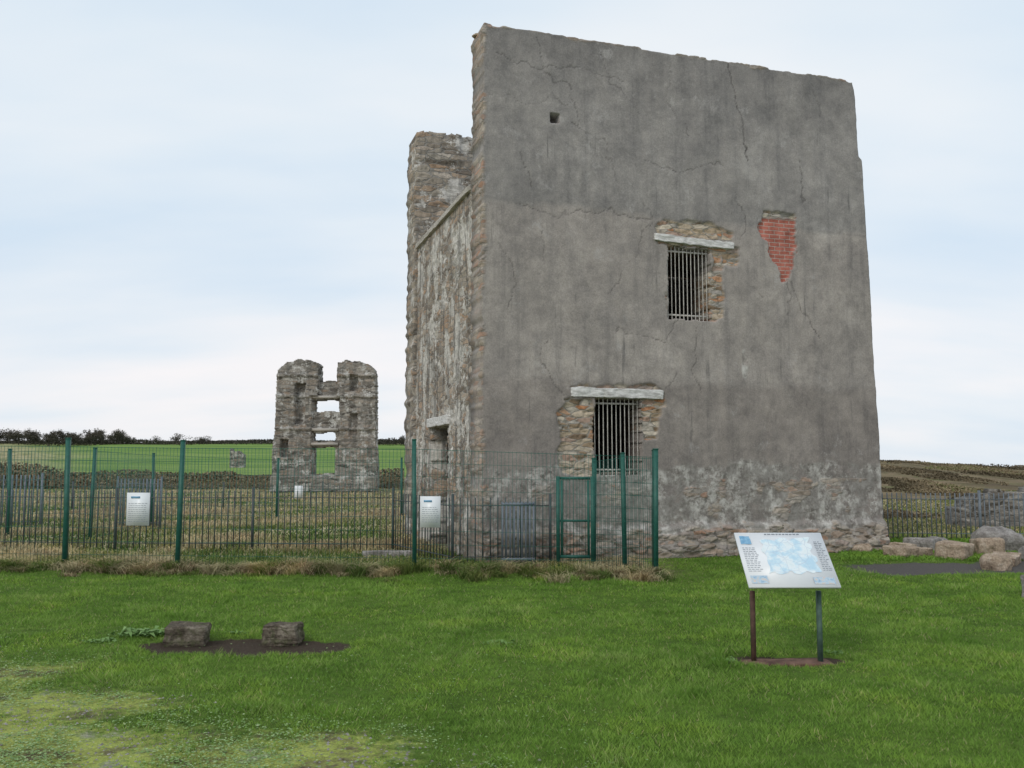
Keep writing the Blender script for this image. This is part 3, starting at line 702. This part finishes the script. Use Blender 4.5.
# ------------------------------------------------------------ blocks, boulders
def place(name, me, x, y, z, rot, label, cat, grp=None):
    o = obj(name, me, (x, y, zg(x, y)+z), rot, label=label, category=cat)
    if grp: o['group'] = grp
    return o
GB = "squared blocks on bare soil"
place('stone_block', rough_box('stone_block', (.36, .26, .20), M_BLOCK, 1, .022, 24, 14, .12), -2.97, 8.42, .085, (.02, .04, .14), "lichened squared stone block on bare dark soil", "stone block", GB)
place('stone_block', rough_box('stone_block', (.33, .25, .195), M_BLOCK, 5, .024, 24, 14, .14), -2.11, 8.48, .085, (0, -.04, -.15), "smaller weathered stone block on bare dark soil", "stone block", GB)
GR = "loose rocks beside the dark path"
rocks = [(9.05, 16.9, (.85, .6, .60), M_ROCK, "large rounded grey boulder", 0), (6.95, 16.0, (.75, .5, .20), M_ROCKB, "flat tan slab", 1), (7.62, 15.7, (.72, .5, .30), M_ROCKB, "squared tan block", 1),
         (8.45, 16.2, (.65, .45, .32), M_ROCKB, "squared tan block", 1), (7.55, 14.2, (.40, .34, .30), M_ROCKB, "small rounded brown boulder", 0), (7.75, 17.2, (.60, .4, .24), M_ROCK, "pale grey slab in grass", 1),
         (6.45, 16.8, (.36, .28, .20), M_ROCKB, "small brown stone at the wall foot", 0), (8.85, 15.3, (.55, .46, .36), M_ROCK, "rounded pale grey boulder", 0),
         (8.35, 17.9, (.4, .34, .26), M_ROCK, "low grey rock in grass", 0), (8.05, 14.9, (.60, .4, .18), M_ROCKB, "pale tan slab", 1), (9.7, 16.2, (.5, .4, .36), M_ROCKB, "angular tan block", 1), (8.35, 14.3, (.40, .34, .24), M_ROCK, "squared grey block", 1),
         (7.25, 16.9, (.42, .3, .18), M_ROCKB, "low tan slab", 1)]
for i, (x, y, d, m, lb, kd) in enumerate(rocks):
    me = rough_box('boulder', d, m, i, .028, 14, 12) if kd else rock_mesh('boulder', d, i, m, .30, 4)
    place('boulder', me, x, y, d[2]*(.4 if kd else .25), (.05*(i % 3-1), .06*(i % 2), .45*i), lb+" beside the dark path", "rock", GR)
place('squared_stone', rough_box('squared_stone', (.3, .3, .32), M_ROCK, 3, .02, 14, 14), 6.33, 10.95, .12, (0, 0, .2), "squared pale stone standing at the path edge", "stone block")
def fwall(s, z):
    return z < np.interp(s, [0, .25, .3, 1.0, 1.05, 1.9, 1.95, 6.5], [.5, .62, .85, .90, 1.02, 1.06, 1.14, 1.12])-.16*vn(s*5, s*0, 1)
obj('ruined_stone_wall', slab('ruined_stone_wall', 6.5, 1.5, .04, .8, fwall, stone_front(.06, 3.0), M_FIELDWALL), (11.4, 23.2, zg(12, 23)), (0, 0, -.05), label="low tumbled rubble wall beyond the railing", category="wall")
place('stone_kerb', rough_box('stone_kerb', (.95, .2, .12), M_ROCK, 6, .015, 12, 14), -2.15, 16.0, .05, (0, 0, .1), "pale stone kerb lying in tawny grass", "kerb")

# ------------------------------------------------------------ GRASS
def mat_blade(name, stops, tr=.25, big=None):
    b = NB(name); r, g, bl = b.attr('tint')
    c = b.ramp(r, stops)
    p = b.pos(); n = b.noise(p, 1.0, 4, .68)
    c = b.mix(.9, c, b.ramp(n, big or [(.34, (.66, .74, .66)), (.5, (1, 1, 1)), (.66, (1.30, 1.18, 1.0))]), 'MULTIPLY')
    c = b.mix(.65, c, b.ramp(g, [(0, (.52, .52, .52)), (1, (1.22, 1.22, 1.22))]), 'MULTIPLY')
    return b.out(c, .7, None, spec=.12, trans=tr)
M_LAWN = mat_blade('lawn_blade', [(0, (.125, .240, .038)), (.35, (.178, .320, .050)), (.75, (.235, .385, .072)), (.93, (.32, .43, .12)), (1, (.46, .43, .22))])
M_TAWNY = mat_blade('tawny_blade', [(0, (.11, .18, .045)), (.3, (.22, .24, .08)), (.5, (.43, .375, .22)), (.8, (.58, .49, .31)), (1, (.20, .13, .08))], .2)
def blades(name, x, y, h, w, lean, mat, tint, two=False):
    n = len(x); z = hgt(x, y)-.01
    a = rng.random(n)*2*np.pi; la = rng.random(n)*2*np.pi
    dx = np.cos(a)*w/2; dy = np.sin(a)*w/2
    lx = np.cos(la)*lean*h; ly = np.sin(la)*lean*h
    if not two:
        V = np.stack([np.stack([x-dx, y-dy, z], -1), np.stack([x+dx, y+dy, z], -1), np.stack([x+lx, y+ly, z+h], -1)], 1).reshape(-1, 3)
        T = np.arange(3*n).reshape(-1, 3)
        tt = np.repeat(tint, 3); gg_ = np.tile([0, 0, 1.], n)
        me = mesh_np(name, V, None, T, mat, False, {'tint': np.stack([tt, gg_, gg_, gg_*0+1], -1)})
    else:
        V = np.stack([np.stack([x-dx, y-dy, z], -1), np.stack([x+dx, y+dy, z], -1),
                      np.stack([x+dx*.8+lx*.35, y+dy*.8+ly*.35, z+h*.6], -1), np.stack([x-dx*.8+lx*.35, y-dy*.8+ly*.35, z+h*.6], -1),
                      np.stack([x+lx*1.2, y+ly*1.2, z+h*.85], -1)], 1).reshape(-1, 3)
        bs = np.arange(n)[:, None]*5
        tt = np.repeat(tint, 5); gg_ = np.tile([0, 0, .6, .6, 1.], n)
        me = mesh_np(name, V, bs+np.array([[0, 1, 2, 3]]), bs+np.array([[3, 2, 4]]), mat, False, {'tint': np.stack([tt, gg_, gg_, gg_*0+1], -1)})
    return obj(name, me, kind='stuff')
def in_house(x, y, pad=.0):
    rx = x+.50; ry = y-14.75
    s = rx*.952+ry*.3076; t = -rx*.3076+ry*.952
    return (s > -pad) & (s < 7.9+pad) & (t > -.12-pad) & (t < 6.1+pad)
N = 620000
y = 3.6*(16.5/3.6)**(rng.random(N)**.9); x = (rng.random(N)*2-1)*(.70*y+.3)
keep = (rng.random(N) > f_dirt(x, y)*1.6-.2) & (rng.random(N) > f_asph(x, y)*1.4-.05) & (rng.random(N) > f_path(x, y)*1.08) & ~in_house(x, y, .0)
keep &= ~((y > 13.55-.096*(x+2.4)) & (x < 2.2) & (rng.random(N) > .25))
x = x[keep]; y = y[keep]
cl = fbm(x*1.7, y*1.7, 2, 4); cl2 = fbm(x*6, y*6, 5, 3)
h = (.016+.026*rng.random(len(x)))*(.45+1.1*cl)*(.6+.8*cl2)*(1-.5*f_path(x, y))+y*.0005
tuft = sst(.66, .76, fbm(x*2.3, y*2.3, 1, 3)); h = h*(1+.7*tuft)
tint = np.clip(.22+.50*rng.random(len(x))**1.3+(cl2-.5)*.8+(cl-.5)*.8, 0, 1); tint = np.where(rng.random(len(x)) < .04, 1, np.minimum(tint, .93))
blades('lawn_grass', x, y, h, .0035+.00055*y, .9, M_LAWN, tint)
nt_ = 340
tx = rng.uniform(-9.5, 2.15, nt_); ty = 13.30-.096*(tx+2.4)+rng.normal(0, .16, nt_)
tq = rng.random(nt_)
per = 110
x = np.repeat(tx, per)+rng.normal(0, .07, nt_*per); y = np.repeat(ty, per)+rng.normal(0, .05, nt_*per)
hh = np.repeat(.07+.16*rng.random(nt_)**2, per)*(.5+.7*rng.random(nt_*per))
tqq = np.where(tq < .5, .05+.3*tq, np.where(tq < .72, .9, .40+.25*tq))
tint = np.clip(np.repeat(tqq, per)+(rng.random(nt_*per)-.5)*.3, 0, 1)
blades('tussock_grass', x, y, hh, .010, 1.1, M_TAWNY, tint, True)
N = 130000
y = 13.5*(60/13.5)**(rng.random(N)**1.15); x = rng.uniform(-.72, .2, N)*y+1.0
k = ~in_house(x, y, 0) & (x < 2.0+(y-14)*.05); x = x[k]; y = y[k]
q = fbm(x*.5, y*.5, 3, 4); keep = rng.random(len(x)) < .35+1.0*q; x = x[keep]; y = y[keep]; q = q[keep]
hh = (.04+.12*rng.random(len(x)))*(.5+1.*q)
blades('rough_grass', x, y, hh, .007+.0009*y, .9, M_TAWNY, np.clip((q-.5)*2.8+.48+.4*(rng.random(len(x))-.5), 0, .9), True)
N = 26000
y = 15.2*(21/15.2)**rng.random(N); x = rng.uniform(.36, .68, N)*y
k = ~in_house(x, y, .02) & (rng.random(N) > f_asph(x, y)*1.4-.1); x = x[k]; y = y[k]
blades('bank_grass', x, y, .03+.08*rng.random(len(x))*(.3+fbm(x*.7, y*.7, 1, 3)), .008+.0007*y, .7, M_LAWN, np.clip(.2+.5*rng.random(len(x)), 0, 1), True)
N = 26000
y = 19.5*(40/19.5)**rng.random(N); x = rng.uniform(.37, .70, N)*y
blades('moor_grass', x, y, .05+.14*rng.random(N)*fbm(x*.5, y*.5, 1, 3), .010+.0009*y, .8, M_TAWNY, np.clip(.05+.5*fbm(x*.3, y*.3, 2, 3)+.3*(rng.random(N)-.5)+.45*(rng.random(N) < .25), 0, 1), True)
N = 120000
y = 3.6*(9/3.6)**rng.random(N); x = rng.uniform(-.72, .25, N)*y
dens = f_path(x, y)*sst(.44, .60, fbm(x*2.2, y*2.2, 6, 4))
k = rng.random(N) < dens*.85+.02*(x < .8); x = x[k]; y = y[k]; n = len(x)
z = hgt(x, y)+.004+.018*rng.random(n); r_ = .004+.006*rng.random(n); a = rng.random(n)*6.28
V = []
for j in range(4):
    aa = a+j*np.pi/2; V.append(np.stack([x+np.cos(aa)*r_, y+np.sin(aa)*r_, z+(rng.random(n)-.5)*.006], -1))
V = np.stack(V, 1).reshape(-1, 3); tq = np.repeat(rng.random(n), 4)
b = NB('clover_leaf'); r0, g0, b0 = b.attr('tint')
M_CLOV = b.out(b.ramp(r0, [(0, (.13, .24, .07)), (.5, (.23, .36, .13)), (1, (.37, .46, .24))]), .7, spec=.15, trans=.15)
obj('clover_patch', mesh_np('clover_patch', V, np.arange(4*n).reshape(-1, 4), None, M_CLOV, False, {'tint': np.stack([tq, tq, tq, tq*0+1], -1)}), kind='stuff')
N = 14000
y = 3.6*(9/3.6)**rng.random(N); x = rng.uniform(-.72, .1, N)*y
k = rng.random(N) < f_path(x, y)*sst(.55, .42, fbm(x*2.2, y*2.2, 6, 4)); x = x[k]; y = y[k]; n = len(x)
z = hgt(x, y); r_ = .004+.010*rng.random(n)**2
O = np.array([[1, 0, 0], [0, 1, 0], [-1, 0, 0], [0, -1, 0], [0, 0, .7]])
V = (np.stack([x, y, z], -1)[:, None, :]+O[None]*r_[:, None, None]).reshape(-1, 3)
T = (np.arange(n)[:, None, None]*5+np.array([[0, 1, 4], [1, 2, 4], [2, 3, 4], [3, 0, 4]])[None]).reshape(-1, 3)
obj('grit', mesh_np('grit', V, None, T, M_ROCK), kind='stuff')
def weed(x, y, n, rad, label):
    vs = []; qs = []; c = 0; base = zg(x, y)
    for i in range(n):
        a = random.random()*6.28; l = rad*random.uniform(.2, .55); w = l*.3; ux, uy = math.cos(a), math.sin(a); px, py = -uy, ux
        ox = random.gauss(0, rad*.6); oy = random.gauss(0, rad*.35); t = random.uniform(.2, .7)
        vs += [(ox, oy, 0), (ox+ux*l*.5+px*w, oy+uy*l*.5+py*w, l*t), (ox+ux*l, oy+uy*l, l*t*.8), (ox+ux*l*.5-px*w, oy+uy*l*.5-py*w, l*t)]
        qs.append([c, c+1, c+2, c+3]); c += 4
    tn = np.repeat(np.random.default_rng(n).random(n)*.5, 4)
    obj('weed_plant', mesh_np('weed_plant', vs, qs, None, M_CLOV, False, {'tint': np.stack([tn, tn, tn, tn*0+1], -1)}), (x, y, base), label=label, category="plant", group="leafy weeds in the lawn")
weed(-3.45, 8.6, 220, .17, "spreading leafy weed beside the stone block"); weed(-3.75, 8.35, 100, .12, "spreading leafy weed beside the stone block")
weed(-.12, 8.2, 70, .10, "small leafy weed growing in the lawn"); weed(1.75, 7.55, 80, .09, "leafy weed beside the information board post"); weed(-2.6, 8.75, 60, .08, "small leafy weed at the soil edge")
weed(2.75, 7.9, 50, .08, "leafy weed beside the information board post")

# ------------------------------------------------------------ distant trees and scrub
b = NB('winter_twigs'); r0, g0, b0 = b.attr('tint')
M_TWIG = b.out(b.ramp(r0, [(0, (.035, .037, .028)), (.6, (.07, .067, .05)), (1, (.12, .10, .08))]), .9, spec=.1)
b = NB('tree_bark'); M_BARK = b.out(b.ramp(b.noise(b.co(), 8), [(.3, (.05, .045, .04)), (.7, (.10, .09, .08))]), .9)
def crown_mesh(seed, H, Wd, n, leaf):
    r = np.random.default_rng(seed)
    nc = 9; cc = np.stack([r.normal(0, Wd*.25, nc), r.normal(0, Wd*.25, nc), r.uniform(.45, .95, nc)*H], -1)
    k = r.integers(0, nc, n); p = cc[k]+r.normal(0, 1, (n, 3))*np.array([Wd*.11, Wd*.11, H*.09])
    u = r.normal(0, 1, (n, 3)); u /= np.linalg.norm(u, axis=1)[:, None]; v = np.cross(u, r.normal(0, 1, (n, 3))); v /= np.linalg.norm(v, axis=1)[:, None]
    s = leaf*(.5+r.random(n))[:, None]
    V = np.stack([p-u*s, p+v*s*.5, p+u*s, p-v*s*.5], 1).reshape(-1, 3)
    t = np.repeat(np.clip((p[:, 2]/H-.3)*.9+r.random(n)*.3, 0, 1), 4)
    return mesh_np('crown', V, np.arange(4*n).reshape(-1, 4), None, M_TWIG, False, {'tint': np.stack([t, t, t, t*0+1], -1)})
def trunk_mesh(seed, H):
    r = random.Random(seed); mb = MB()
    def limb(p, q, a, c):
        p = np.array(p); q = np.array(q); n = 6; ang = np.arange(n)*2*np.pi/n
        ring = np.stack([np.cos(ang), np.sin(ang), 0*ang], -1)
        mb.add(np.vstack([p+ring*a, q+ring*c]), [[i, (i+1) % n, n+(i+1) % n, n+i] for i in range(n)])
    limb((0, 0, 0), (0, 0, H*.55), H*.03, H*.016)
    for i in range(7):
        a = r.random()*6.28; z = H*r.uniform(.25, .55); l = H*r.uniform(.25, .45)
        limb((0, 0, z), (math.cos(a)*l*.6, math.sin(a)*l*.6, z+l*.8), H*.012, H*.004)
    return mb.mesh('trunk', M_BARK)
protos = [(trunk_mesh(i, 4.), crown_mesh(i, 4., [3.2, 4.2, 2.6, 5][i], 600, .16)) for i in range(4)]
def tree(x, y, s, k):
    z = zg(x, y)-.2
    t = empty('tree', (x, y, z), random.random()*6, label="small dark wind-bent tree on the skyline", category="tree", group="trees along the skyline")
    t.scale = (s*1.25, s*1.25, s)
    obj('trunk', protos[k][0], parent=t); obj('crown', protos[k][1], parent=t)
r = random.Random(9)
for i in range(80):
    px = r.choice([r.uniform(-30, 135), r.uniform(60, 205), r.uniform(-60, 60)]); Yt = r.uniform(232, 262)
    tree((px-512)/907*Yt, Yt, r.uniform(.55, 1.0)*(1 if px < 120 else .75), r.randrange(4))
for i in range(7):
    px = r.uniform(375, 412); Yt = r.uniform(235, 255); tree((px-512)/907*Yt, Yt, r.uniform(.35, .6), r.randrange(4))
def leafmass(name, x, y, z, s, mat, t):
    n = len(x); p = np.stack([x, y, z], -1); u = rng.normal(0, 1, (n, 3)); u /= np.linalg.norm(u, axis=1)[:, None]; v = np.cross(u, rng.normal(0, 1, (n, 3))); v /= np.linalg.norm(v, axis=1)[:, None]
    V = np.stack([p-u*s, p+v*s*.6, p+u*s, p-v*s*.6], 1).reshape(-1, 3); t = np.repeat(t, 4)
    obj(name, mesh_np(name, V, np.arange(4*n).reshape(-1, 4), None, mat, False, {'tint': np.stack([t, t, t, t*0+1], -1)}), kind='stuff')
n = 22000
x = rng.uniform(-180, -15, n); y = 246+rng.normal(0, 4, n); hz = hgt(x, y); hm = (.3+1.6*fbm(x*.08, x*0, 1, 4)**1.5)
leafmass('hedge', x, y, hz+rng.random(n)*hm, .25, M_TWIG, rng.random(n)*.8)
b = NB('brown_scrub'); r0, g0, b0 = b.attr('tint')
M_SCRUB = b.out(b.ramp(r0, [(0, (.065, .055, .035)), (.5, (.15, .12, .075)), (.8, (.26, .205, .13)), (1, (.13, .145, .055))]), .9, spec=.1)
n = 50000
y = rng.uniform(58, 74, n); x = rng.uniform(-.68, -.12, n)*y; hm = .12+.7*sst(.45, .8, fbm(x*.12, y*.15, 1, 4))+1.8*sst(-.48, -.56, x/y)*fbm(x*.2, y*.2, 2, 3)
leafmass('scrub', x, y, hgt(x, y)+rng.random(n)*hm, .13, M_SCRUB, np.clip(.1+rng.random(n)*.7+.3*fbm(x*.1, y*.1, 3, 2), 0, 1))
n = 85000
y = 26*(99/26)**rng.random(n); x = rng.uniform(.36, .74, n)*y
fq = fbm(x*.22, y*.14, 4, 5); k = (fq > .42) & ~((y < 30) & (fq < .5)); x = x[k]; y = y[k]; fq = fq[k]; n = len(x)
leafmass('heather', x, y, hgt(x, y)+rng.random(n)*(.03+.8*(fq-.42)), (.035+.0009*y)[:, None], M_SCRUB, np.clip(.35*rng.random(n)+sst(.35, .65, fbm(x*.12, y*.08, 2, 4))*.75, 0, 1))

# ------------------------------------------------------------ WORLD, SUN
EL, AZ = math.radians(38), math.radians(215)
b = NB('World', True); scene.world = b.m
d = b.co('Generated'); sp = b.n('SeparateXYZ', {0: d}, out=None)
sky = b.n('TexSky', sky_type='NISHITA', sun_disc=False, sun_elevation=EL, sun_rotation=AZ)
skyc = b.mix(1., sky, (.11, .11, .11), 'MULTIPLY')
zc = b.math('ADD', b.math('MAXIMUM', sp.outputs[2], 0.), .26)
cv = b.n('CombineXYZ', {0: b.math('DIVIDE', sp.outputs[0], zc), 1: b.math('DIVIDE', sp.outputs[1], zc), 2: 0.})
c1 = b.noise(b.map(cv, (.6, .9, 1), (3.1, 1.7, 0)), 1.1, 5, .50, .3)
c2 = b.noise(b.map(cv, (.6, 1.5, 1), (8, 2, 0)), 1.8, 4, .48)
cl = b.math('ADD', b.math('MULTIPLY', c1, .62), b.math('MULTIPLY', c2, .38))
hi = b.ramp(cl, [(.36, (.67, .80, .93)), (.48, (.78, .87, .95)), (.60, (.88, .925, .965))])
lo = b.ramp(cl, [(.36, (.72, .82, .925)), (.47, (.83, .88, .94)), (.53, (.90, .91, .945)), (.62, (.98, .945, .955))])
cc = b.mix(b.rng(sp.outputs[2], .02, .36), lo, hi)
fin = b.mix(.94, skyc, cc)
bg = b.n('Background', {'Color': fin, 'Strength': 1.})
b.nt.links.new(bg, b.n('OutputWorld', out=None).inputs[0])
sl = bpy.data.lights.new('sun', 'SUN'); sl.energy = 1.15; sl.angle = math.radians(20); sl.color = (1, .94, .86)
so = obj('sun', sl)
dv = Vector((math.sin(AZ)*math.cos(EL), math.cos(AZ)*math.cos(EL), math.sin(EL)))
so.rotation_euler = dv.to_track_quat('Z', 'Y').to_euler()

# ------------------------------------------------------------ CAMERA
cam = bpy.data.cameras.new('camera'); cam.sensor_width = 36; cam.lens = 31.64; cam.clip_end = 20000
co_ = obj('camera', cam, (0, 0, 1.6), (math.radians(90+5.14), 0, 0))
scene.camera = co_
